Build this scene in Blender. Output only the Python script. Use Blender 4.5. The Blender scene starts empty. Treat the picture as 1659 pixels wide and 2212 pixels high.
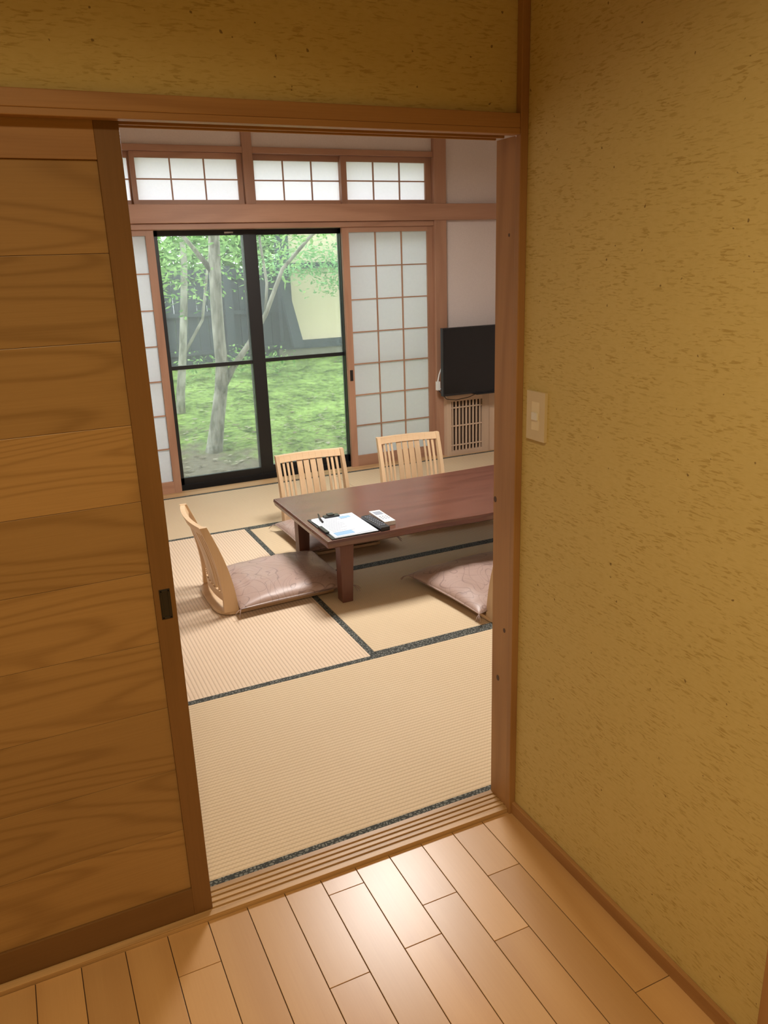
import bpy, bmesh, math, random
from mathutils import Vector as V, Matrix, noise as mnoise
random.seed(7)
sc=bpy.context.scene
try:
    sc.view_settings.view_transform='Standard'; sc.view_settings.look='None'
except Exception: pass

# ------------------------------------------------------------------ materials
def new_mat(name):
    m=bpy.data.materials.new(name); m.use_nodes=True
    nt=m.node_tree; nt.nodes.clear()
    out=nt.nodes.new('ShaderNodeOutputMaterial')
    return m,nt,out
def N(nt,t,**kw):
    n=nt.nodes.new(t)
    for k,v in kw.items(): setattr(n,k,v)
    return n
def math_n(nt,op,a,b=None,c=None):
    n=nt.nodes.new('ShaderNodeMath'); n.operation=op
    for i,s in enumerate((a,b,c)):
        if s is None: continue
        if isinstance(s,(int,float)): n.inputs[i].default_value=s
        else: nt.links.new(s,n.inputs[i])
    return n.outputs[0]
def ramp(nt,fac,stops):
    r=nt.nodes.new('ShaderNodeValToRGB'); nt.links.new(fac,r.inputs[0])
    e=r.color_ramp.elements
    while len(e)<len(stops): e.new(0.5)
    for i,(p,c) in enumerate(stops):
        e[i].position=p; e[i].color=(c[0],c[1],c[2],1) if not isinstance(c,(int,float)) else (c,c,c,1)
    return r.outputs[0]
def mix(nt,fac,a,b,mode='MIX'):
    n=nt.nodes.new('ShaderNodeMix'); n.data_type='RGBA'; n.blend_type=mode
    def st(sock,v):
        if isinstance(v,(int,float)): sock.default_value=v
        elif isinstance(v,(tuple,list)): sock.default_value=(v[0],v[1],v[2],1)
        else: nt.links.new(v,sock)
    st(n.inputs[0],fac); st(n.inputs[6],a); st(n.inputs[7],b)
    return n.outputs[2]
def coords(nt,scale,use_rnd=True,warp=0):
    tc=nt.nodes.new('ShaderNodeTexCoord'); o=tc.outputs['Object']
    if use_rnd:
        at=nt.nodes.new('ShaderNodeAttribute'); at.attribute_name='rnd'
        vm=nt.nodes.new('ShaderNodeVectorMath'); vm.operation='MULTIPLY_ADD'
        cb=nt.nodes.new('ShaderNodeCombineXYZ')
        for i in range(3): nt.links.new(at.outputs['Fac'],cb.inputs[i])
        nt.links.new(cb.outputs[0],vm.inputs[0]); vm.inputs[1].default_value=(7.3,11.1,5.7); nt.links.new(o,vm.inputs[2])
        o=vm.outputs[0]
    mp=nt.nodes.new('ShaderNodeMapping'); nt.links.new(o,mp.inputs[0]); mp.inputs['Scale'].default_value=scale
    return mp.outputs[0]
def noise(nt,co,scale=1,detail=3,rough=.5,dist=0):
    n=nt.nodes.new('ShaderNodeTexNoise'); nt.links.new(co,n.inputs['Vector'])
    n.inputs['Scale'].default_value=scale; n.inputs['Detail'].default_value=detail
    n.inputs['Roughness'].default_value=rough; n.inputs['Distortion'].default_value=dist
    return n.outputs[0]
def principled(nt,out,col,rough=.5,spec=.5,bump=None,bstr=.2,bdist=.002,**kw):
    p=nt.nodes.new('ShaderNodeBsdfPrincipled')
    if isinstance(col,(tuple,list)): p.inputs['Base Color'].default_value=(*col[:3],1)
    else: nt.links.new(col,p.inputs['Base Color'])
    if isinstance(rough,(int,float)): p.inputs['Roughness'].default_value=rough
    else: nt.links.new(rough,p.inputs['Roughness'])
    p.inputs['Specular IOR Level'].default_value=spec
    for k,v in kw.items(): p.inputs[k].default_value=v
    if bump is not None:
        b=nt.nodes.new('ShaderNodeBump'); nt.links.new(bump,b.inputs['Height'])
        b.inputs['Strength'].default_value=bstr; b.inputs['Distance'].default_value=bdist
        nt.links.new(b.outputs[0],p.inputs['Normal'])
    nt.links.new(p.outputs[0],out.inputs[0]); return p
def plain(name,col,rough=.5,spec=.5,var=.06,**kw):
    m,nt,out=new_mat(name)
    co=coords(nt,(1,1,1)); f=noise(nt,co,18,3)
    c=mix(nt,f,[x*(1-var) for x in col],[min(1,x*(1+var)) for x in col])
    principled(nt,out,c,rough,spec,**kw); return m
def wood(name,dark,light,axis='x',rings=7,lw=.45,rough=.45,spec=.4,low=1.0,fine=1.0,var=.25,sharp=2.2,det=1.5,bump=True):
    """contour-line grain: stretched noise -> sine bands, plus fine fibres"""
    m,nt,out=new_mat(name)
    st={'x':(.9,7,7),'y':(7,.9,7),'z':(7,7,.9)}[axis]
    ff={'x':(6,260,260),'y':(260,6,260),'z':(260,260,6)}[axis]
    co=coords(nt,tuple(s*low for s in st))
    n1=noise(nt,co,1,det,.4)
    band=math_n(nt,'SINE',math_n(nt,'MULTIPLY',n1,rings*6.283))
    band=math_n(nt,'MULTIPLY_ADD',band,.5,.5)
    band=math_n(nt,'POWER',band,sharp)
    n2=noise(nt,coords(nt,ff),1,3,.6)
    n3=noise(nt,coords(nt,tuple(s*.35 for s in st)),1,2)
    f=math_n(nt,'MULTIPLY',band,lw)
    f=math_n(nt,'ADD',f,math_n(nt,'MULTIPLY',math_n(nt,'SUBTRACT',n2,.5),.5*fine))
    f=math_n(nt,'ADD',f,math_n(nt,'MULTIPLY',n3,.35))
    c=ramp(nt,f,[(0.05,light),(0.95,dark)])
    at=nt.nodes.new('ShaderNodeAttribute'); at.attribute_name='rnd'
    fr=math_n(nt,'FRACT',math_n(nt,'MULTIPLY',at.outputs['Fac'],7.77))
    k=math_n(nt,'MULTIPLY_ADD',fr,var,1-var/2)
    cb=nt.nodes.new('ShaderNodeCombineXYZ')
    for i in range(3): nt.links.new(k,cb.inputs[i])
    c=mix(nt,1.0,c,cb.outputs[0],'MULTIPLY')
    principled(nt,out,c,rough,spec,bump=n2 if bump else None,bstr=.08,bdist=.001); return m
def axes3(fn,name,*a,**k): return {ax:fn(name+'_'+ax,*a,axis=ax,**k) for ax in 'xyz'}

W_hall=axes3(wood,'cedar_trim_warm',(.27,.13,.048),(.42,.235,.10),rings=5,lw=.35,rough=.42)
W_door=wood('door_board_wood',(.24,.13,.045),(.40,.24,.095),'x',rings=34,lw=.40,rough=.36,low=.5,var=.26,sharp=4.0,det=2)
W_stile=axes3(wood,'door_frame_wood',(.15,.075,.025),(.225,.115,.042),rings=4,lw=.3,rough=.4)
W_room=axes3(wood,'cedar_trim_room',(.30,.145,.085),(.46,.26,.165),rings=4,lw=.3,rough=.45)
W_sill=axes3(wood,'sill_wood',(.34,.20,.085),(.56,.36,.18),rings=4,lw=.5,rough=.4)
W_floor=wood('floor_plank_wood',(.45,.245,.10),(.59,.36,.165),'y',rings=3,lw=.3,rough=.31,spec=.6,low=.8,fine=.6,var=.2,bump=False)
W_table=wood('table_walnut',(.075,.026,.016),(.155,.06,.038),'x',rings=9,lw=.35,rough=.24,spec=.7,low=.7,var=.1)
W_tleg=wood('table_leg_walnut',(.06,.022,.013),(.14,.055,.036),'z',rings=4,lw=.4,rough=.35)
W_chair=axes3(wood,'beech_light',(.52,.335,.18),(.69,.49,.295),rings=3,lw=.35,rough=.4)
W_cab=axes3(wood,'cabinet_light_wood',(.48,.33,.22),(.62,.46,.33),rings=3,lw=.3,rough=.5)
W_ceil=wood('ceiling_board',(.50,.38,.24),(.66,.52,.36),'x',rings=5,lw=.4,rough=.6)
gapm=plain('groove_dark',(.05,.025,.012),.8)

def wallpaper():
    m,nt,out=new_mat('mustard_wallpaper')
    big=noise(nt,coords(nt,(2.2,2.2,3.5),False),1,4,.6)
    s1=noise(nt,coords(nt,(42,42,240),False),1,3,.55,.5)
    s2=noise(nt,coords(nt,(70,70,110),False),1,2,.5)
    s3=noise(nt,coords(nt,(11,11,30),False),1,2,.5)
    lines=ramp(nt,s1,[(.53,0.0),(.62,1.0)])
    dens=ramp(nt,s3,[(.38,0.15),(.60,1.0)])
    f=math_n(nt,'MULTIPLY',lines,dens)
    base=mix(nt,big,(.54,.43,.165),(.64,.52,.225))
    base=mix(nt,math_n(nt,'MULTIPLY',s2,.5),base,(.70,.58,.29))
    c=mix(nt,math_n(nt,'MULTIPLY',f,.58),base,(.36,.24,.06))
    sp=noise(nt,coords(nt,(60,60,60),False),1.3,1,.5)
    dots=ramp(nt,sp,[(.765,0.0),(.79,1.0)])
    c=mix(nt,math_n(nt,'MULTIPLY',dots,.7),c,(.12,.06,.02))
    principled(nt,out,c,.75,.25,bump=s1,bstr=.25,bdist=.001); return m
M_wallp=wallpaper()
def plaster(name,a,b):
    m,nt,out=new_mat(name)
    n1=noise(nt,coords(nt,(120,120,120),False),1,4,.7); n2=noise(nt,coords(nt,(3,3,3),False),1,3)
    c=mix(nt,math_n(nt,'MULTIPLY_ADD',n1,.7,math_n(nt,'MULTIPLY',n2,.3)),a,b)
    principled(nt,out,c,.85,.1,bump=n1,bstr=.4,bdist=.001); return m
M_plaster=plaster('room_plaster',(.62,.54,.50),(.80,.72,.68))
M_plaster_out=plaster('garden_building_plaster',(.48,.44,.29),(.59,.54,.38))
M_ceil_h=plaster('hall_ceiling_paper',(.42,.33,.18),(.52,.42,.25))

def tatami(name,axis,a,b):
    m,nt,out=new_mat(name)
    tc=nt.nodes.new('ShaderNodeTexCoord'); sp=nt.nodes.new('ShaderNodeSeparateXYZ'); nt.links.new(tc.outputs['Object'],sp.inputs[0])
    v=sp.outputs['Y'] if axis=='x' else sp.outputs['X']
    u=sp.outputs['X'] if axis=='x' else sp.outputs['Y']
    sv=math_n(nt,'SINE',math_n(nt,'MULTIPLY',v,6.283/.0150))
    su=math_n(nt,'SINE',math_n(nt,'MULTIPLY_ADD',u,6.283/.011,math_n(nt,'MULTIPLY',math_n(nt,'SIGN',sv),1.57)))
    rid=math_n(nt,'ABSOLUTE',math_n(nt,'SINE',math_n(nt,'MULTIPLY',v,3.1416/.0150)))
    g=math_n(nt,'POWER',math_n(nt,'SUBTRACT',1.0,rid),2.0)
    fib=noise(nt,coords(nt,(8,400,1) if axis=='y' else (400,8,1),False),1,2)
    big=noise(nt,coords(nt,(2.5,2.5,2.5),False),1,3)
    f=math_n(nt,'ADD',math_n(nt,'MULTIPLY',fib,.55),math_n(nt,'MULTIPLY',big,.45))
    c=mix(nt,f,a,b)
    c=mix(nt,math_n(nt,'MULTIPLY',g,.55),c,(.34,.22,.12))
    c=mix(nt,math_n(nt,'MULTIPLY_ADD',su,.05,.05),c,(.33,.23,.12))
    h=math_n(nt,'ADD',rid,math_n(nt,'MULTIPLY',su,.25))
    principled(nt,out,c,.55,.25,bump=h,bstr=.5,bdist=.0015); return m
M_tx=tatami('tatami_rush_x','x',(.65,.50,.315),(.79,.635,.43))
M_ty=tatami('tatami_rush_y','y',(.71,.545,.39),(.85,.685,.515))
def heri():
    m,nt,out=new_mat('tatami_border_cloth')
    vz=nt.nodes.new('ShaderNodeTexVoronoi'); vz.feature='DISTANCE_TO_EDGE'; nt.links.new(coords(nt,(90,90,1),False),vz.inputs['Vector']); vz.inputs['Scale'].default_value=1
    f=ramp(nt,vz.outputs['Distance'],[(.10,0.0),(.2,1.0)])
    c=mix(nt,f,(.045,.048,.043),(.18,.185,.16))
    principled(nt,out,c,.7,.2); return m
M_heri=heri()
def paper():
    m,nt,out=new_mat('shoji_paper')
    n1=noise(nt,coords(nt,(60,60,60),False),1,4,.6)
    c=mix(nt,n1,(.90,.905,.935),(.96,.965,.995))
    d=N(nt,'ShaderNodeBsdfDiffuse'); t=N(nt,'ShaderNodeBsdfTranslucent'); nt.links.new(c,d.inputs[0]); nt.links.new(c,t.inputs[0])
    mx=N(nt,'ShaderNodeMixShader'); mx.inputs[0].default_value=.68; nt.links.new(d.outputs[0],mx.inputs[1]); nt.links.new(t.outputs[0],mx.inputs[2])
    nt.links.new(mx.outputs[0],out.inputs[0]); return m
M_paper=paper()
def glass():
    m,nt,out=new_mat('window_glass')
    t=N(nt,'ShaderNodeBsdfTransparent'); t.inputs[0].default_value=(.97,.985,.98,1)
    g=N(nt,'ShaderNodeBsdfGlossy'); g.inputs['Roughness'].default_value=.02
    d=N(nt,'ShaderNodeBsdfTranslucent'); d.inputs[0].default_value=(.88,.94,.94,1)
    fr=N(nt,'ShaderNodeFresnel'); fr.inputs[0].default_value=1.45
    m1=N(nt,'ShaderNodeMixShader'); nt.links.new(fr.outputs[0],m1.inputs[0]); nt.links.new(t.outputs[0],m1.inputs[1]); nt.links.new(g.outputs[0],m1.inputs[2])
    m2=N(nt,'ShaderNodeMixShader'); m2.inputs[0].default_value=.065; nt.links.new(m1.outputs[0],m2.inputs[1]); nt.links.new(d.outputs[0],m2.inputs[2])  # translucent share paints a pale, bright haze into the pane over the garden view
    nt.links.new(m2.outputs[0],out.inputs[0]); return m
M_glass=glass()
M_black=plain('black_aluminium',(.012,.012,.012),.4)
M_blackpl=plain('black_plastic',(.015,.015,.017),.35)
M_screen=plain('tv_screen',(.004,.005,.006),.12,.6)
M_ivory=plain('ivory_plastic',(.66,.56,.36),.4)
M_ivory2=plain('ivory_plastic_light',(.78,.69,.48),.35)
M_white=plain('white_plastic',(.78,.78,.75),.4)
M_sheet=plain('paper_sheet',(.64,.69,.75),.6,.2)
M_ink=plain('print_grey',(.25,.28,.33),.7)
M_blue=plain('print_blue',(.25,.42,.62),.7)
M_metal=plain('dark_bronze',(.015,.013,.011),.35,.6)
M_knot=plain('wood_knot',(.07,.03,.012),.5)
def cushion_mat():
    m,nt,out=new_mat('mauve_damask')
    n1=noise(nt,coords(nt,(2.6,5.2,4)),1,.6,.4,1.2)
    s=math_n(nt,'ABSOLUTE',math_n(nt,'SINE',math_n(nt,'MULTIPLY',n1,42.0)))
    l=ramp(nt,s,[(.0,1.0),(.20,0.0)])
    n1b=noise(nt,coords(nt,(5.0,2.4,4)),1,.6,.4,1.2)
    sb=math_n(nt,'ABSOLUTE',math_n(nt,'SINE',math_n(nt,'MULTIPLY',n1b,34.0)))
    lb=ramp(nt,sb,[(.0,1.0),(.14,0.0)])
    l=math_n(nt,'MAXIMUM',l,lb)
    n2=noise(nt,coords(nt,(300,300,300)),1,2)
    c=mix(nt,n2,(.35,.235,.195),(.45,.32,.27))
    c=mix(nt,math_n(nt,'MULTIPLY',l,.75),c,(.17,.105,.095))
    principled(nt,out,c,.42,.5,bump=l,bstr=.1,bdist=.001,**{'Sheen Weight':.12}); return m
M_cush=cushion_mat()
def moss():
    m,nt,out=new_mat('moss_ground')
    n1=noise(nt,coords(nt,(1.3,1.3,1.3),False),1,5,.6); n2=noise(nt,coords(nt,(22,22,22),False),1,5,.75); n3=noise(nt,coords(nt,(45,45,45),False),1,2,.7)
    n4=noise(nt,coords(nt,(3,3,3),False),1,6,.75)
    tc=nt.nodes.new('ShaderNodeTexCoord'); sp=nt.nodes.new('ShaderNodeSeparateXYZ'); nt.links.new(tc.outputs['Object'],sp.inputs[0])
    gf=ramp(nt,math_n(nt,'MULTIPLY_ADD',n2,.45,math_n(nt,'MULTIPLY',n4,.55)),[(.41,0.0),(.59,1.0)])
    green=mix(nt,gf,(.055,.095,.026),(.31,.47,.13))
    soil=mix(nt,n2,(.07,.065,.04),(.28,.26,.19))
    near=math_n(nt,'MULTIPLY_ADD',sp.outputs['Y'],-.9,5.05)
    nearx=math_n(nt,'MULTIPLY_ADD',sp.outputs['X'],-.45,.35)
    k=math_n(nt,'ADD',math_n(nt,'ADD',near,nearx),math_n(nt,'MULTIPLY',math_n(nt,'SUBTRACT',n1,.5),4.0))
    k=ramp(nt,k,[(.25,0.0),(.8,1.0)])
    c=mix(nt,k,green,soil)
    lf=ramp(nt,n3,[(.66,0.0),(.70,1.0)])
    c=mix(nt,math_n(nt,'MULTIPLY',lf,.45),c,(.36,.34,.24))
    principled(nt,out,c,.9,.1,bump=n2,bstr=.9,bdist=.04); return m
M_moss=moss()
def leafm(name,a,b):
    m,nt,out=new_mat(name)
    at=nt.nodes.new('ShaderNodeAttribute'); at.attribute_name='rnd'
    c=mix(nt,at.outputs['Fac'],a,b)
    d=N(nt,'ShaderNodeBsdfDiffuse'); t=N(nt,'ShaderNodeBsdfTranslucent'); nt.links.new(c,d.inputs[0]); nt.links.new(c,t.inputs[0])
    mx=N(nt,'ShaderNodeMixShader'); mx.inputs[0].default_value=.5; nt.links.new(d.outputs[0],mx.inputs[1]); nt.links.new(t.outputs[0],mx.inputs[2])
    nt.links.new(mx.outputs[0],out.inputs[0]); return m
M_leaf=leafm('leaves_bright',(.08,.22,.05),(.38,.60,.22))
M_leaf2=leafm('leaves_maple',(.18,.42,.17),(.42,.68,.34))
M_leaf3=leafm('leaves_litter',(.2,.18,.12),(.50,.48,.38))
def bark():
    m,nt,out=new_mat('pale_bark')
    n=noise(nt,coords(nt,(14,14,5),False),1,4,.6)
    c=ramp(nt,n,[(.38,(.12,.125,.09)),(.6,(.35,.35,.29))])
    principled(nt,out,c,.85,.1,bump=n,bstr=.4,bdist=.01); return m
M_bark=bark()
M_fence=plain('weathered_fence_wood',(.045,.057,.062),.8,.1,var=.35)
M_stone=plain('stone',(.16,.16,.12),.9,.1,var=.3)
def emis(name,col,s):
    m,nt,out=new_mat(name); e=N(nt,'ShaderNodeEmission'); e.inputs[0].default_value=(*col,1); e.inputs[1].default_value=s
    nt.links.new(e.outputs[0],out.inputs[0]); return m
M_lampw=emis('lamp_shade_daylight',(1,.95,.90),17)
M_lamph=emis('lamp_shade_warm',(1,.74,.40),6)

# ------------------------------------------------------------------ mesh builder
class MB:
    def __init__(s): s.v=[];s.f=[];s.mi=[];s.r=[];s.mats=[];s.sm=[]
    def m(s,mat):
        if mat not in s.mats: s.mats.append(mat)
        return s.mats.index(mat)
    def add(s,vs,fs,mat,r=None,smooth=False):
        b=len(s.v); r=random.random() if r is None else r; k=s.m(mat)
        s.v+= [tuple(p) for p in vs]
        for f in fs: s.f.append([b+i for i in f]); s.mi.append(k); s.r.append(r); s.sm.append(smooth)
    def box(s,x0,x1,y0,y1,z0,z1,mat,r=None,M=None):
        vs=[V((x,y,z)) for x in (x0,x1) for y in (y0,y1) for z in (z0,z1)]
        if M is not None: vs=[M@p for p in vs]
        s.add(vs,[(0,1,3,2),(4,6,7,5),(0,4,5,1),(2,3,7,6),(0,2,6,4),(1,5,7,3)],mat,r)
    def wbox(s,x0,x1,y0,y1,z0,z1,W,M=None):
        d=(x1-x0,y1-y0,z1-z0); s.box(x0,x1,y0,y1,z0,z1,W['xyz'[d.index(max(d))]],None,M)
    def tube(s,pts,rads,mat,n=10,r=None):
        pts=[V(p) for p in pts]; vs=[];fs=[]
        for i,p in enumerate(pts):
            d=(pts[min(i+1,len(pts)-1)]-pts[max(i-1,0)]).normalized()
            a=d.cross(V((.3,1,.1))).normalized(); b=d.cross(a)
            for k in range(n):
                t=2*math.pi*k/n; vs.append(p+(a*math.cos(t)+b*math.sin(t))*rads[i])
        for i in range(len(pts)-1):
            for k in range(n):
                fs.append((i*n+k,i*n+(k+1)%n,(i+1)*n+(k+1)%n,(i+1)*n+k))
        fs.append(tuple(range(n))[::-1]); fs.append(tuple((len(pts)-1)*n+k for k in range(n)))
        s.add(vs,fs,mat,r,True)
    def ribbon(s,prof,y0,y1,mat,bow=None,r=None):
        vs=[];fs=[];o=(lambda y,z:0) if bow is None else bow
        for (xb,xf,z) in prof:
            vs+=[(xb+o(y0,z),y0,z),(xf+o(y0,z),y0,z),(xf+o(y1,z),y1,z),(xb+o(y1,z),y1,z)]
        n=len(prof)
        for i in range(n-1):
            a=i*4;b=a+4
            for k in range(4): fs.append((a+k,a+(k+1)%4,b+(k+1)%4,b+k))
        fs.append((3,2,1,0)); e=(n-1)*4; fs.append((e,e+1,e+2,e+3))
        s.add(vs,fs,mat,r)
    def disc(s,c,axis,rx,rz,th,mat,n=20):
        vs=[]
        for sgn in (0,1):
            for k in range(n):
                t=2*math.pi*k/n; a=math.cos(t)*rx; b=math.sin(t)*rz; o=th*sgn
                vs.append({'x':(c[0]-o,c[1]+a,c[2]+b),'y':(c[0]+a,c[1]-o,c[2]+b),'z':(c[0]+a,c[1]+b,c[2]+o)}[axis])
        fs=[tuple(range(n)),tuple(range(n,2*n))]+[(k,(k+1)%n,n+(k+1)%n,n+k) for k in range(n)]
        s.add(vs,fs,mat)
    def obj(s,name,loc=(0,0,0),rz=0,bevel=0,parent=None):
        me=bpy.data.meshes.new(name); me.from_pydata(s.v,[],s.f); 
        for m in s.mats: me.materials.append(m)
        me.polygons.foreach_set('material_index',s.mi)
        me.polygons.foreach_set('use_smooth',s.sm)
        at=me.attributes.new('rnd','FLOAT','FACE'); at.data.foreach_set('value',s.r)
        bm=bmesh.new(); bm.from_mesh(me); bmesh.ops.recalc_face_normals(bm,faces=bm.faces); bm.to_mesh(me); bm.free()
        o=bpy.data.objects.new(name,me); sc.collection.objects.link(o)
        o.location=loc; o.rotation_euler=(0,0,rz)
        if bevel:
            b=o.modifiers.new('bevel','BEVEL'); b.width=bevel; b.segments=2; b.limit_method='ANGLE'; b.angle_limit=.7
        if parent: o.parent=parent
        return o
def B(name,x0,x1,y0,y1,z0,z1,mat,bevel=0):
    b=MB()
    if isinstance(mat,dict): b.wbox(x0,x1,y0,y1,z0,z1,mat)
    else: b.box(x0,x1,y0,y1,z0,z1,mat)
    return b.obj(name,bevel=bevel)

H=2.5
# ------------------------------------------------------------------ hall shell
B('wall_right',0,.06,-2.6,0,0,H,M_wallp)
B('wall_front',-2.3,-.018,.004,.085,1.795,H,M_wallp)
B('wall_front_side',-2.3,-1.74,.004,.085,0,1.795,M_wallp)
B('wall_left',-2.36,-2.3,-2.6,.085,0,H,M_wallp)
B('wall_back',-2.36,.06,-2.66,-2.6,0,H,M_wallp)
B('ceiling_hall',-2.36,.06,-2.66,.004,H,H+.05,M_ceil_h)
# plank floor
fl=MB(); pw=.0965; x=-.008; k=0
fixed={0:-.62,1:-.19,2:-.37,3:-.80,4:-.295,5:-.065,6:-.315,7:-.62,8:-.45,9:-.135,10:-.5}
fl.box(-2.3,0,-2.6,-.006,-.03,-.0022,gapm)
while x>-2.3:
    y=fixed.get(k,-random.uniform(.05,.8)); cuts=[-.006]
    if y<-.7: cuts.append(y+.6)
    cuts.append(y)
    while cuts[-1]>-2.6: cuts.append(max(-2.6,cuts[-1]-random.choice([.6,.75,.91])))
    for a,b_ in zip(cuts[:-1],cuts[1:]):
        fl.box(max(x-pw+.0009,-2.3),x-.0009 if k else 0,b_+.0009,a-.0009,-.02,0,W_floor)
    x-=pw;k+=1
fl.obj('floor_hall',bevel=.0007)
# baseboard and trims
B('baseboard_right',-.012,0,-2.6,-.014,0,.036,W_hall,.002)
B('trim_corner',-.020,0,-.016,.004,0,H,W_hall,.002)
B('trim_right_post',-.022,0,-1.0,-.845,0,H,W_hall,.002)
# lintel with sliding grooves
l=MB()
l.wbox(-2.3,-.020,-.014,.085,1.768,1.797,W_hall)
for a,b_ in ((-.014,.012),(.047,.053),(.081,.085)): l.wbox(-2.3,-.020,a,b_,1.7555,1.768,W_hall)
l.obj('trim_lintel',bevel=.0015)
# sill with grooves
s=MB()
s.wbox(-2.3,-.016,-.006,.087,-.03,.009,W_sill)
for a,b_ in ((-.006,.010),(.018,.026),(.036,.046),(.054,.062),(.071,.087)): s.wbox(-2.3,-.016,a,b_,.009,.0125,W_sill)
s.obj('trim_sill',bevel=.001)
# jamb with knots
j=MB(); j.wbox(-.016,.03,0,.085,0,1.7555,W_hall)
for (y,z,rr) in ((.027,.552,.0065),(.055,.397,.0085),(.077,.905,.008)):
    j.disc((-.0158,y,z),'x',rr*.8,rr,.0006,M_knot)
j.disc((-.0158,.03,1.55),'x',.003,.004,.0006,M_knot)
j.obj('trim_jamb')
# ------------------------------------------------------------------ sliding door
d=MB(); y0,y1=.015,.043; xr=-.858; xl=-1.72
sw=.044
d.wbox(xr-sw,xr,y0,y1,.013,1.762,W_stile); d.wbox(xl,xl+sw,y0,y1,.013,1.762,W_stile)
d.wbox(xl+sw,xr-sw,y0,y1,.013,.088,W_stile); d.wbox(xl+sw,xr-sw,y0+.001,y1,1.692,1.762,W_hall)
zs=[.088,.255,.417,.577,.737,.897,1.053,1.210,1.373,1.533,1.692]
d.box(xl+sw,xr-sw,y0+.009,y1-.006,.088,1.692,gapm)
for a,b_ in zip(zs[:-1],zs[1:]): d.box(xl+sw,xr-sw,y0+.006,y1-.004,a+.0003,b_-.0003,W_door)
# recessed pull
d.box(-.891,-.868,y0-.0015,y0+.002,.790,.858,M_metal)
d.box(-.889,-.885,y0-.0028,y0,.792,.856,M_metal); d.box(-.874,-.870,y0-.0028,y0,.792,.856,M_metal)
d.box(-.889,-.870,y0-.0028,y0,.852,.856,M_metal); d.box(-.889,-.870,y0-.0028,y0,.792,.796,M_metal)
d.obj('door_1',bevel=.0008)
# switch
w=MB(); w.box(-.008,0,-.113,-.042,1.088,1.203,M_ivory); w.box(-.0086,-.0079,-.092,-.063,1.112,1.179,M_ivory2)
w.box(-.0125,-.008,-.088,-.067,1.137,1.154,M_white)
w.obj('light_switch',bevel=.0015)

# ------------------------------------------------------------------ tatami room shell
XL,XR,YB=-1.7,3.6,3.87
B('wall_west',XL-.06,XL,.085,YB,-.03,H,M_plaster)
B('wall_east',XR,XR+.06,.085,YB,-.03,H,M_plaster)
B('wall_south',.03,XR,0,.085,-.03,H,M_plaster)
B('ceiling_room',XL-.06,XR+.06,.004,YB+.1,H,H+.05,W_ceil)
B('floor_room',XL-.06,XR+.06,.087,YB+.18,-.08,-.045,W_sill)
B('wall_north_right',1.9,XR,YB+.01,YB+.1,0,H,M_plaster)
B('wall_north_left',XL,-.9,YB+.01,YB+.1,0,H,M_plaster)
B('wall_north_top',-.9,1.9,YB+.01,YB+.1,2.22,H,M_plaster)
# mats
def mat(x0,x1,y0,y1,axis):
    m=MB(); z=0.003; hw=.027
    if axis=='x':
        m.box(x0,x1,y0+hw,y1-hw,-.045,z,M_tx); 
        for a,c in ((y0,y0+hw),(y1-hw,y1)): m.box(x0,x1,a+.0005,c-.0005,-.045,z+.001,M_heri)
    else:
        m.box(x0+hw,x1-hw,y0,y1,-.045,z,M_ty)
        for a,c in ((x0,x0+hw),(x1-hw,x1)): m.box(a+.0005,c-.0005,y0,y1,-.045,z+.001,M_heri)
    return m.obj('tatami_mat')
Y=[.0895,1.030,1.942,2.856,3.77]
mat(-1.69,-.885,Y[0],Y[1],'x'); mat(-.883,.96,Y[0],Y[1],'x'); mat(.963,2.79,Y[0],Y[1],'x'); mat(2.793,3.58,Y[0],Y[1],'x')
mat(-.857,.052,Y[1],Y[3],'y'); mat(-1.69,-.86,Y[1],Y[3],'y')
mat(.054,1.88,Y[1],Y[2],'x'); mat(.054,1.88,Y[2],Y[3],'x'); mat(1.883,2.79,Y[1],Y[3],'y'); mat(2.793,3.58,Y[1],Y[3],'y')
mat(-1.69,-.885,Y[3],Y[4],'x'); mat(-.883,.96,Y[3],Y[4],'x'); mat(.963,2.79,Y[3],Y[4],'x'); mat(2.793,3.58,Y[3],Y[4],'x')
B('trim_floor_sill',-1.69,3.58,3.772,3.90,-.045,.006,W_sill,.001)
# posts & rails of back wall
B('trim_post_right',1.885,1.985,YB-.03,YB+.02,0,H,W_room,.003)
B('trim_post_left',-.98,-.86,YB-.03,YB+.02,0,H,W_room,.003)
B('trim_post_transom',.486,.552,YB-.018,YB+.06,1.886,H,W_room,.002)
B('trim_nageshi',XL,XR,YB-.045,YB+.03,1.772,1.885,W_room,.003)
B('trim_kamoi',-.86,1.885,YB-.015,YB+.14,1.735,1.771,W_room,.002)
B('trim_transom_rail',-.86,1.885,YB-.012,YB+.06,2.197,2.234,W_room,.002)

def shoji(name,x0,x1,z0,z1,y,px0,px1,pz0,pz1,cols,rows,th=.028,bar=.008,pull=None):
    m=MB()
    m.wbox(x0,px0,y,y+th,z0,z1,W_room); m.wbox(px1,x1,y,y+th,z0,z1,W_room)
    m.wbox(px0,px1,y,y+th,z0,pz0,W_room); m.wbox(px0,px1,y,y+th,pz1,z1,W_room)
    for i in range(1,cols):
        x=px0+(px1-px0)*i/cols; m.wbox(x-bar/2,x+bar/2,y+.005,y+.016,pz0,pz1,W_room)
    for i in range(1,rows):
        z=pz0+(pz1-pz0)*i/rows; m.wbox(px0,px1,y+.004,y+.016,z-bar/2,z+bar/2,W_room)
    m.box(px0,px1,y+.0162,y+.0168,pz0,pz1,M_paper)
    if pull: 
        m.box(pull-.012,pull+.012,y-.0015,y+.001,.66,.74,M_metal)
    return m.obj(name)
shoji('window_shoji',1.165,1.884,.006,1.735,YB+.005,1.215,1.840,.088,1.700,3,7,pull=1.19)
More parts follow.
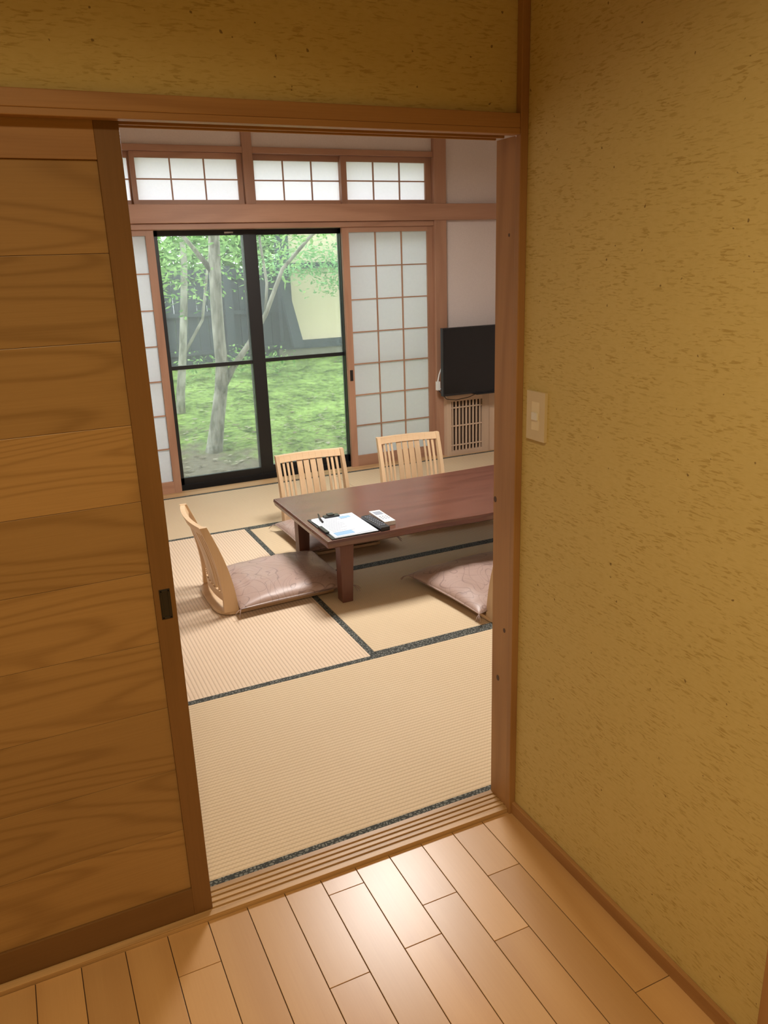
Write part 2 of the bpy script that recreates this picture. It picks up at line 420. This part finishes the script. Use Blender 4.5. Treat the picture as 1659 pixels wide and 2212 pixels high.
shoji('window_shoji',-.860,-.130,.006,1.735,YB+.005,-.81,-.182,.088,1.700,3,7)
# transom shoji (two sliding panels per bay)
shoji('window_transom',-.225,.484,1.886,2.196,YB+.012,-.195,.452,1.914,2.160,3,2)
shoji('window_transom',-.858,-.205,1.886,2.196,YB+.042,-.83,-.235,1.914,2.160,3,2)
shoji('window_transom',.553,1.205,1.886,2.196,YB+.042,.572,1.180,1.914,2.160,3,2)
shoji('window_transom',1.180,1.884,1.886,2.196,YB+.012,1.222,1.835,1.914,2.160,3,2)
# aluminium sliding sash
def sash():
    m=MB(); y=4.0
    def leaf(x0,x1,yy):
        m.box(x0,x0+.045,yy,yy+.03,.02,1.735,M_black); m.box(x1-.045,x1,yy,yy+.03,.02,1.735,M_black)
        m.box(x0,x1,yy,yy+.03,.02,.07,M_black); m.box(x0,x1,yy,yy+.03,1.70,1.735,M_black)
        m.box(x0+.04,x1-.04,yy+.004,yy+.026,.832,.858,M_black)
        m.box(x0+.04,x1-.04,yy+.013,yy+.016,.06,1.71,M_glass)
    leaf(-.93,-.085,y+.035); leaf(-.13,.537,y); leaf(.487,1.245,y+.035)
    m.box(.487,.535,y-.002,y+.03,.02,1.735,M_black)
    m.box(.535,.582,y+.004,y+.034,.02,1.735,M_black)
    leaf(1.20,1.95,y)
    m.box(-.95,1.96,y-.012,y+.08,-.03,.022,M_black); m.box(-.95,1.96,y-.005,y+.08,1.735,1.76,M_black)
    m.box(.36,.42,y-.004,y,1.712,1.722,M_white); m.box(.40,.44,y-.012,y,1.70,1.712,M_black)
    return m.obj('window_1')
sash()
o=MB(); o.box(-1.9,-.95,3.98,4.08,-.2,2.7,M_plaster_out); o.box(1.96,3.7,3.98,4.08,-.2,2.7,M_plaster_out)
o.box(-.95,1.96,3.98,4.08,1.76,1.885,M_plaster_out); o.box(-.95,1.96,3.98,4.08,2.21,2.7,M_plaster_out)
o.obj('wall_exterior')

# ------------------------------------------------------------------ cabinet with lattice (right of post)
c=MB(); y0,y1=3.785,3.838
c.wbox(1.945,1.985,y0,y1,.0045,.475,W_cab); c.wbox(2.266,2.33,y0,y1,.0045,.475,W_cab)
c.wbox(1.985,2.266,y0,y1,.0045,.04,W_cab); c.wbox(1.985,2.266,y0,y1,.436,.475,W_cab)
c.wbox(1.935,2.75,y0-.012,y1,.475,.492,W_cab); c.wbox(2.33,2.75,y0+.008,y1,.0045,.475,W_cab)
c.box(1.985,2.266,y0+.03,y1,.04,.436,gapm)
for i in range(9):
    x=1.985+.281*(i+.5)/9; c.wbox(x-.006,x+.006,y0+.008,y0+.02,.04,.436,W_cab)
for z in (.085,.24,.385): c.wbox(1.985,2.266,y0+.006,y0+.016,z-.005,z+.005,W_cab)
c.obj('lattice_cabinet',bevel=.001)
# TV
t=MB(); t.box(1.865,2.76,3.70,3.735,.50,1.008,M_blackpl); t.box(1.875,2.75,3.6985,3.701,.517,.998,M_screen)
t.box(2.15,2.5,3.735,3.79,.60,.85,M_blackpl); t.box(2.25,2.4,3.78,3.875,.68,.8,M_metal)
t.box(2.14,2.48,3.66,3.78,.4925,.500,M_blackpl)
t.tube([(1.90,3.79,.70),(1.872,3.775,.66),(1.850,3.76,.60),(1.850,3.75,.56),(1.90,3.74,.545)],[.005]*5,M_white)
t.box(1.838,1.862,3.74,3.77,.545,.61,M_white)
t.tube([(1.85,3.76,.55),(1.92,3.75,.47),(2.0,3.745,.455),(2.12,3.75,.465),(2.25,3.76,.50)],[.003]*5,M_blackpl)
t.obj('television')

# ------------------------------------------------------------------ table
t=MB()
x0,x1,ya,yb=.045,1.75,1.50,2.275
vs=[];fs=[]
def edge_pts():
    P=[]
    n=24
    for i in range(n+1):
        x=x0+(x1-x0)*i/n; P.append((x,ya+.006*math.sin(x*5)+.004*math.sin(x*13)))
    for i in range(n+1):
        x=x1-(x1-x0)*i/n; P.append((x,yb+.006*math.sin(x*4+1)))
    return P
EP=edge_pts(); n=len(EP)
cx,cy=(x0+x1)/2,(ya+yb)/2
def inset(p,d):
    return (p[0]+(d if p[0]<x0+1e-6 else -d if p[0]>x1-1e-6 else 0), p[1]+(d if p[1]<cy else -d))
for (d,z) in ((.030,.288),(.006,.300),(.0,.322),(.003,.335)):
    for p in EP: q=inset(p,d); vs.append((q[0],q[1],z))
for k in range(3):
    for i in range(n): fs.append((k*n+i,k*n+(i+1)%n,(k+1)*n+(i+1)%n,(k+1)*n+i))
fs.append(tuple(range(n))[::-1]); fs.append(tuple(3*n+i for i in range(n)))
t.add(vs,fs,W_table,.3)
def leg(x,y,sx,sy):
    v=[];wt,wb=.068,.052
    for z,wd in ((.0045,wb),(.29,wt)):
        a=x if sx>0 else x-wd; 
        v+=[(a,y-.030,z),(a+wd,y-.030,z),(a+wd,y+.030,z),(a,y+.030,z)]
    t.add(v,[(0,1,2,3),(4,5,6,7)]+[(k,(k+1)%4,4+(k+1)%4,4+k) for k in range(4)],W_tleg)
for x,sx in ((.125,1),(1.67,-1)):
    for y in (1.590,2.17): leg(x,y,sx,1)
for x in (.15,1.60): t.box(x,x+.035,1.60,2.17,.225,.289,W_tleg)
t.box(.17,1.62,1.84,1.90,.23,.289,W_tleg)
t.obj('low_table',bevel=.002)

# ------------------------------------------------------------------ things on the table
zt=.3352
f=MB(); f.box(.074,.304,1.515,1.835,zt,zt+.004,M_blackpl); f.box(.09,.300,1.520,1.83,zt+.004,zt+.0055,M_sheet)
Mx=Matrix.Translation((.19,1.672,0))@Matrix.Rotation(.05,4,'Z')
f.box(-.102,.102,-.142,.142,zt+.006,zt+.007,M_sheet,None,Mx)
for i in range(12):
    yy=.125-i*.019; f.box(-.085,-.085+random.uniform(.05,.15),yy-.002,yy+.002,zt+.007,zt+.0072,M_ink,None,Mx)
f.box(-.09,.0,-.13,-.085,zt+.007,zt+.0073,M_blue,None,Mx); f.box(.03,.085,.09,.12,zt+.007,zt+.0073,M_blue,None,Mx)
f.box(.150,.225,1.800,1.832,zt+.006,zt+.014,M_metal); f.box(.172,.203,1.812,1.842,zt+.014,zt+.018,M_metal)
f.box(.076,.094,1.60,1.70,zt+.004,zt+.010,M_blackpl)
f.obj('clipboard')
p=MB(); p.tube([(.118,1.745,zt+.012),(.125,1.80,zt+.0125),(.142,1.87,zt+.012)],[.004,.0045,.0035],M_blackpl); p.obj('pen')
def remote(name,cx,cy,L,Wd,th,rz,body,btn,screen=False,zb=zt):
    m=MB(); m.box(-Wd/2,Wd/2,-L/2,L/2,0,th,body)
    if screen: m.box(-Wd*.36,Wd*.36,L*.12,L*.40,th,th+.0006,M_ink); rows=3; y0=-L*.05
    else: rows=8; y0=L*.38
    for i in range(rows):
        for k in (-1,0,1):
            yy=y0-i*L*.1; m.box(k*Wd*.27-.004,k*Wd*.27+.004,yy-.003,yy+.003,th,th+.0015,btn)
    return m.obj(name,(cx,cy,zb),rz,bevel=.003)
remote('tv_remote',.328,1.615,.205,.045,.018,.04,M_blackpl,M_ink)
remote('air_conditioner_remote',.386,1.665,.185,.055,.02,-.02,M_white,M_ink,True)

# ------------------------------------------------------------------ legless chair (local: faces +x, back near x=0)
def zaisu(loc,rz):
    m=MB(); W=.212
    ring=[]
    for i in range(13):
        a=math.pi/2+math.pi*i/12; ring.append((-.0+.075*math.cos(a),W*math.sin(a)*1.0))
    ring=[(x,math.copysign(abs(y/W)**.45*W,y) if y else 0) for x,y in ring]
    ring+= [(.49,-W+.02),(.50,-W+.05),(.50,W-.05),(.49,W-.02)]
    vs=[(x,y,.004) for x,y in ring]+[(x,y,.019) for x,y in ring]; n=len(ring)
    m.add(vs,[tuple(range(n)),tuple(range(n,2*n))]+[(k,(k+1)%n,n+(k+1)%n,n+k) for k in range(n)],W_chair['x'])
    def cx(z): return -.012-.16*(z/.43)**1.5*.55+.012*math.sin(z/.43*math.pi)
    for s_ in (-1,1):
        y0=s_*W-(.022 if s_>0 else 0); prof=[]
        for i in range(11):
            z=.019+.411*i/10; w=.034-.018*(i/10)**.8; prof.append((cx(z)-w,cx(z)+w,z))
        m.ribbon(prof,y0,y0+.022,W_chair['z'])
    bow=lambda y,z: -.028*(1-(y/W)**2)
    def crossrail(z0,z1,th):
        n=10; Wi=W-.014
        for i in range(n):
            ya=-Wi+2*Wi*i/n; yb=-Wi+2*Wi*(i+1)/n
            prof=[(cx(z0)-th,cx(z0)+th,z0),(cx(z1)-th,cx(z1)+th,z1)]
            m.ribbon(prof,ya,yb,W_chair['y'],bow,r=.37)
    crossrail(.388,.4285,.011); crossrail(.055,.095,.010)
    def slat(yc,w):
        prof=[(cx(z)-.004,cx(z)+.005,z) for z in [.085+.31*i/7 for i in range(8)]]
        m.ribbon(prof,yc-w/2,yc+w/2,W_chair['z'],bow)
    for yc in (-.062,-.021,.021,.062): slat(yc,.034)
    for yc in (-.165,-.138,.138,.165): slat(yc,.014)
    slat(-.112,.012); slat(.112,.012)
    return m.obj('legless_chair',loc,rz,bevel=.001)
def cushion(loc,rz,sx=.275,sy=.265,T=.092,seed=0):
    m=MB(); n=34; vs=[];fs=[]
    def pt(u,v,side):
        e=(1-abs(u)**2.6)*(1-abs(v)**2.6); e=max(e,0)**.42
        x=u*sx*(1-.045*(1-abs(v)**2)*abs(u)**2); y=v*sy*(1-.045*(1-abs(u)**2)*abs(v)**2)
        nz=mnoise.noise(V((u*2.2+seed,v*2.2,seed)))*.012+mnoise.noise(V((u*6+seed,v*5,seed+4)))*.006
        z=(T*.62*e+nz*e) if side>0 else -T*.30*e
        return (x,y,z+T*.30+.001)
    for side in (1,-1):
        base=len(vs)
        for i in range(n+1):
            for k in range(n+1):
                u=math.sin((i/n*2-1)*math.pi/2); v=math.sin((k/n*2-1)*math.pi/2); vs.append(pt(u,v,side))
        for i in range(n):
            for k in range(n):
                a=base+i*(n+1)+k; fs.append((a,a+1,a+n+2,a+n+1))
    m.add(vs,fs,M_cush,seed*.1,True)
    for a in (-1,1):
        for b_ in (-1,1):
            x,y=a*sx*.99,b_*sy*.99
            for k in range(4):
                an=random.uniform(-.6,.6)+math.atan2(b_,a); L=random.uniform(.03,.045)
                m.tube([(x,y,T*.3),(x+math.cos(an)*L*.6,y+math.sin(an)*L*.6,T*.22),(x+math.cos(an)*L,y+math.sin(an)*L,.006)],[.0013]*3,M_cush,5)
    o=m.obj('floor_cushion',loc,rz)
    wd=o.modifiers.new('weld','WELD'); wd.merge_threshold=.0005
    return o
def seat(x,y,rz,seed,dx=.27):
    zaisu((x,y,.003),rz)
    c,s_=math.cos(rz),math.sin(rz)
    cushion((x+c*dx,y+s_*dx,.0225),rz+.02,seed=seed)
seat(-.352,1.895,0.0,1,.285)
seat(.44,2.70,-math.pi/2-.03,2)
seat(1.145,2.81,-math.pi/2-.11,3)
seat(.812,1.085,math.pi/2+.10,4,.29)

# ------------------------------------------------------------------ lamps
def area(name,loc,size,power,col,rot=(0,0,0),spread=math.pi,size_y=None):
    L=bpy.data.lights.new(name,'AREA'); L.energy=power; L.color=col; L.size=size; L.spread=spread
    L.shape='DISK'
    if size_y: L.shape='RECTANGLE'; L.size_y=size_y
    o=bpy.data.objects.new(name,L); o.location=loc; o.rotation_euler=rot; sc.collection.objects.link(o); return o
px,py=.48,2.00
lp=MB(); 
lp.box(px-.27,px+.27,py-.27,py+.27,2.17,2.25,M_lampw)
for a,b_ in ((px-.28,px-.27),(px+.27,px+.28)): lp.wbox(a,b_,py-.28,py+.28,2.16,2.27,W_room)
for a,b_ in ((py-.28,py-.27),(py+.27,py+.28)): lp.wbox(px-.28,px+.28,a,b_,2.16,2.27,W_room)
lp.tube([(px,py,2.25),(px,py,2.5)],[.01,.01],M_blackpl)
lp.obj('pendant_lamp')
area('pendant_lamp_light',(px,py,2.155),.52,44,(1,.97,.94),size_y=.52)
hx,hy=-1.05,-1.35
hl=MB(); hl.disc((hx,hy,2.43),'z',.13,.13,.04,M_lamph,28); hl.disc((hx,hy,2.47),'z',.15,.15,.03,M_white,28)
hl.obj('hall_ceiling_lamp')
area('hall_lamp_light',(hx,hy,2.42),.26,20,(1,.77,.43),spread=math.radians(140))

# ------------------------------------------------------------------ garden
def gh(x,y):
    return -.16+ .115*max(0,y-4.1)+.05*mnoise.noise(V((x*.7,y*.7,0)))+.02*mnoise.noise(V((x*3,y*3,2)))
g=MB(); vs=[];fs=[];nx,ny=90,70
for i in range(nx+1):
    for k in range(ny+1):
        x=-5+13*i/nx; y=4.08+8*k/ny; vs.append((x,y,gh(x,y)))
for i in range(nx):
    for k in range(ny):
        a=i*(ny+1)+k; fs.append((a,a+1,a+ny+2,a+ny+1))
g.add(vs,fs,M_moss,0,True)
for i in range(1700):
    x=random.uniform(-1,4); y=4.15+abs(random.gauss(0,1.5)); 
    if y>8: continue
    z=gh(x,y)+.008; a=random.uniform(0,6.28); s_=random.uniform(.012,.03)
    g.add([(x+s_*math.cos(a+q),y+s_*.6*math.sin(a+q),z+random.uniform(0,.012)) for q in (0,1.57,3.14,4.71)],[(0,1,2,3)],M_leaf3)
g.obj('ground')
def leaves(m,c,r,nn,size,mat):
    for i in range(nn):
        d=V([max(-2,min(2,random.gauss(0,1)))*.45*r[k] for k in range(3)]); p=V(c)+d
        a=V((random.gauss(0,1),random.gauss(0,1),random.gauss(0,.5))).normalized()
        b_=a.cross(V((random.gauss(0,.5),random.gauss(0,.5),1))).normalized()
        s_=size*random.uniform(.6,1.3)
        m.add([p-a*s_,p-b_*s_*.45+a*s_*.1,p+a*s_,p+b_*s_*.45+a*s_*.1],[(0,1,2,3)],mat)
tr=MB()
tr.tube([(.40,5.2,-.15),(.425,5.2,.0),(.47,5.2,.22),(.53,5.2,.50),(.555,5.2,.70),(.552,5.2,1.0),(.56,5.21,1.25),(.575,5.2,1.55),(.59,5.2,1.80),(.63,5.25,2.4),(.7,5.3,3.4)],
        [.095,.072,.060,.055,.052,.050,.049,.048,.046,.04,.03],M_bark,14)
tr.tube([(.52,5.2,.46),(.64,5.2,.66),(.80,5.2,.85),(.97,5.2,1.09),(1.15,5.2,1.46),(1.42,5.2,1.72),(1.8,5.2,2.0)],[.03,.028,.024,.020,.017,.014,.01],M_bark,10)
tr.tube([(.97,5.2,1.09),(1.02,5.25,1.35),(1.0,5.3,1.7),(1.05,5.3,2.2)],[.014,.012,.01,.008],M_bark,8)
tr.tube([(.555,5.2,1.45),(.42,5.25,1.65),(.2,5.3,1.95)],[.025,.018,.012],M_bark,8)
for c in ((.05,5.5,1.62),(.3,5.6,1.85),(.75,5.5,1.72),(1.0,5.6,1.5),(1.5,5.5,1.9),(.2,5.7,1.35)):
    leaves(tr,c,(.6,.5,.30),230,.030,M_leaf)
tr.obj('tree')
t2=MB()
t2.tube([(.40,6.5,.0),(.43,6.5,.3),(.49,6.5,.66),(.56,6.5,1.2),(.60,6.5,1.58),(.62,6.5,2.6)],[.05,.043,.038,.035,.03,.02],M_bark,10)
t2.tube([(.30,6.5,.05),(.33,6.5,.5),(.24,6.5,1.0),(.12,6.5,1.5),(.05,6.5,2.3)],[.02,.018,.016,.014,.01],M_bark,8)
t2.tube([(.49,6.5,.66),(.72,6.5,1.0),(.80,6.5,1.4),(.95,6.5,2.1)],[.017,.014,.012,.01],M_bark,8)
for c in ((.1,6.6,1.65),(.5,6.7,1.8),(.9,6.8,1.7),(1.3,6.8,1.85),(-.1,6.8,1.35),(.4,6.8,1.45),(1.7,6.8,1.8)):
    leaves(t2,c,(.7,.5,.30),300,.036,M_leaf)
t2.obj('tree')
t3=MB()
t3.tube([(3.8,7.8,.22),(3.75,7.8,1.0),(3.5,7.8,1.7),(3.0,7.8,2.1)],[.06,.05,.035,.02],M_bark,10)
t3.tube([(3.75,7.8,1.0),(3.3,7.8,1.35),(2.7,7.8,1.5)],[.03,.02,.008],M_bark,8)
for c in ((3.1,7.8,1.55),(2.7,7.8,1.42),(2.4,7.8,1.62),(3.1,7.85,1.85),(2.5,7.85,1.95),(3.5,7.8,1.7),(2.1,7.8,1.45),(2.8,7.8,1.25)):
    leaves(t3,c,(.62,.25,.16),400,.030,M_leaf2)
t3.obj('maple_tree')
hd=MB()
for i in range(34):
    leaves(hd,(-2.5+i*.22,9.8+random.uniform(-.3,.8),random.uniform(1.5,3.2)),(.8,.6,.8),420,.085,M_leaf)
hd.obj('hedge')
sh=MB()
for c in ((.9,7.6,.40),(1.35,7.7,.45),(.2,7.5,.42),(1.75,7.6,.40)): leaves(sh,c,(.3,.25,.2),150,.03,M_leaf)
sh.obj('shrub')
# fence
fe=MB(); x=-3.0
while x<2.22:
    w_=random.uniform(.12,.16); fe.box(x,x+w_-.006,8.5+random.uniform(0,.01),8.53,.30,1.42,M_fence); x+=w_
for z in (.46,.92,1.36): fe.box(-3,2.3,8.46,8.5,z,z+.05,M_fence)
fe.box(-3,2.3,8.455,8.60,1.42,1.47,M_fence)
for x in (-1.2,.2,1.45): fe.box(x,x+.1,8.42,8.5,.25,1.5,M_fence)
fe.obj('fence')
bd=MB()
bd.box(2.2,7,8.35,8.41,.50,3.6,M_plaster_out); bd.box(2.13,2.27,8.28,8.41,.50,3.6,M_fence)
bd.box(2.1,7,8.27,8.36,.46,.56,M_fence); bd.box(2.27,7,8.30,8.36,1.44,1.51,M_fence)
bd.box(3.9,4.02,8.30,8.36,.5,3.6,M_fence)
bd.add([(2.2,8.1,.50),(2.34,8.1,.50),(2.34,8.18,.50),(2.2,8.18,.50),(2.05,8.2,1.55),(2.13,8.2,1.55),(2.13,8.26,1.55),(2.05,8.26,1.55)],[(0,1,2,3),(4,5,6,7),(0,1,5,4),(1,2,6,5),(2,3,7,6),(3,0,4,7)],M_fence)
bd.box(2.1,7,8.3,8.41,.1,.46,M_stone)
bd.box(1.9,7,7.9,8.41,3.6,3.7,M_fence)
bd.obj('neighbour_building')

# ------------------------------------------------------------------ world, camera
w=bpy.data.worlds.new('world'); sc.world=w; w.use_nodes=True
bg=w.node_tree.nodes['Background']; bg.inputs[0].default_value=(.93,.965,1,1); bg.inputs[1].default_value=4.6

R=V((.9033,-.4274,-.0324)); F=V((.3992,.8664,-.3004)).normalized()
R=(R-F*R.dot(F)).normalized(); U=R.cross(F).normalized()
cam=bpy.data.cameras.new('camera'); co=bpy.data.objects.new('camera',cam); sc.collection.objects.link(co)
M=Matrix(((R.x,U.x,-F.x,-1.107),(R.y,U.y,-F.y,-1.6),(R.z,U.z,-F.z,1.504),(0,0,0,1)))
co.matrix_world=M
cam.sensor_fit='VERTICAL'; cam.sensor_height=36; cam.lens=36*1725/2212; cam.clip_start=.02
sc.camera=co
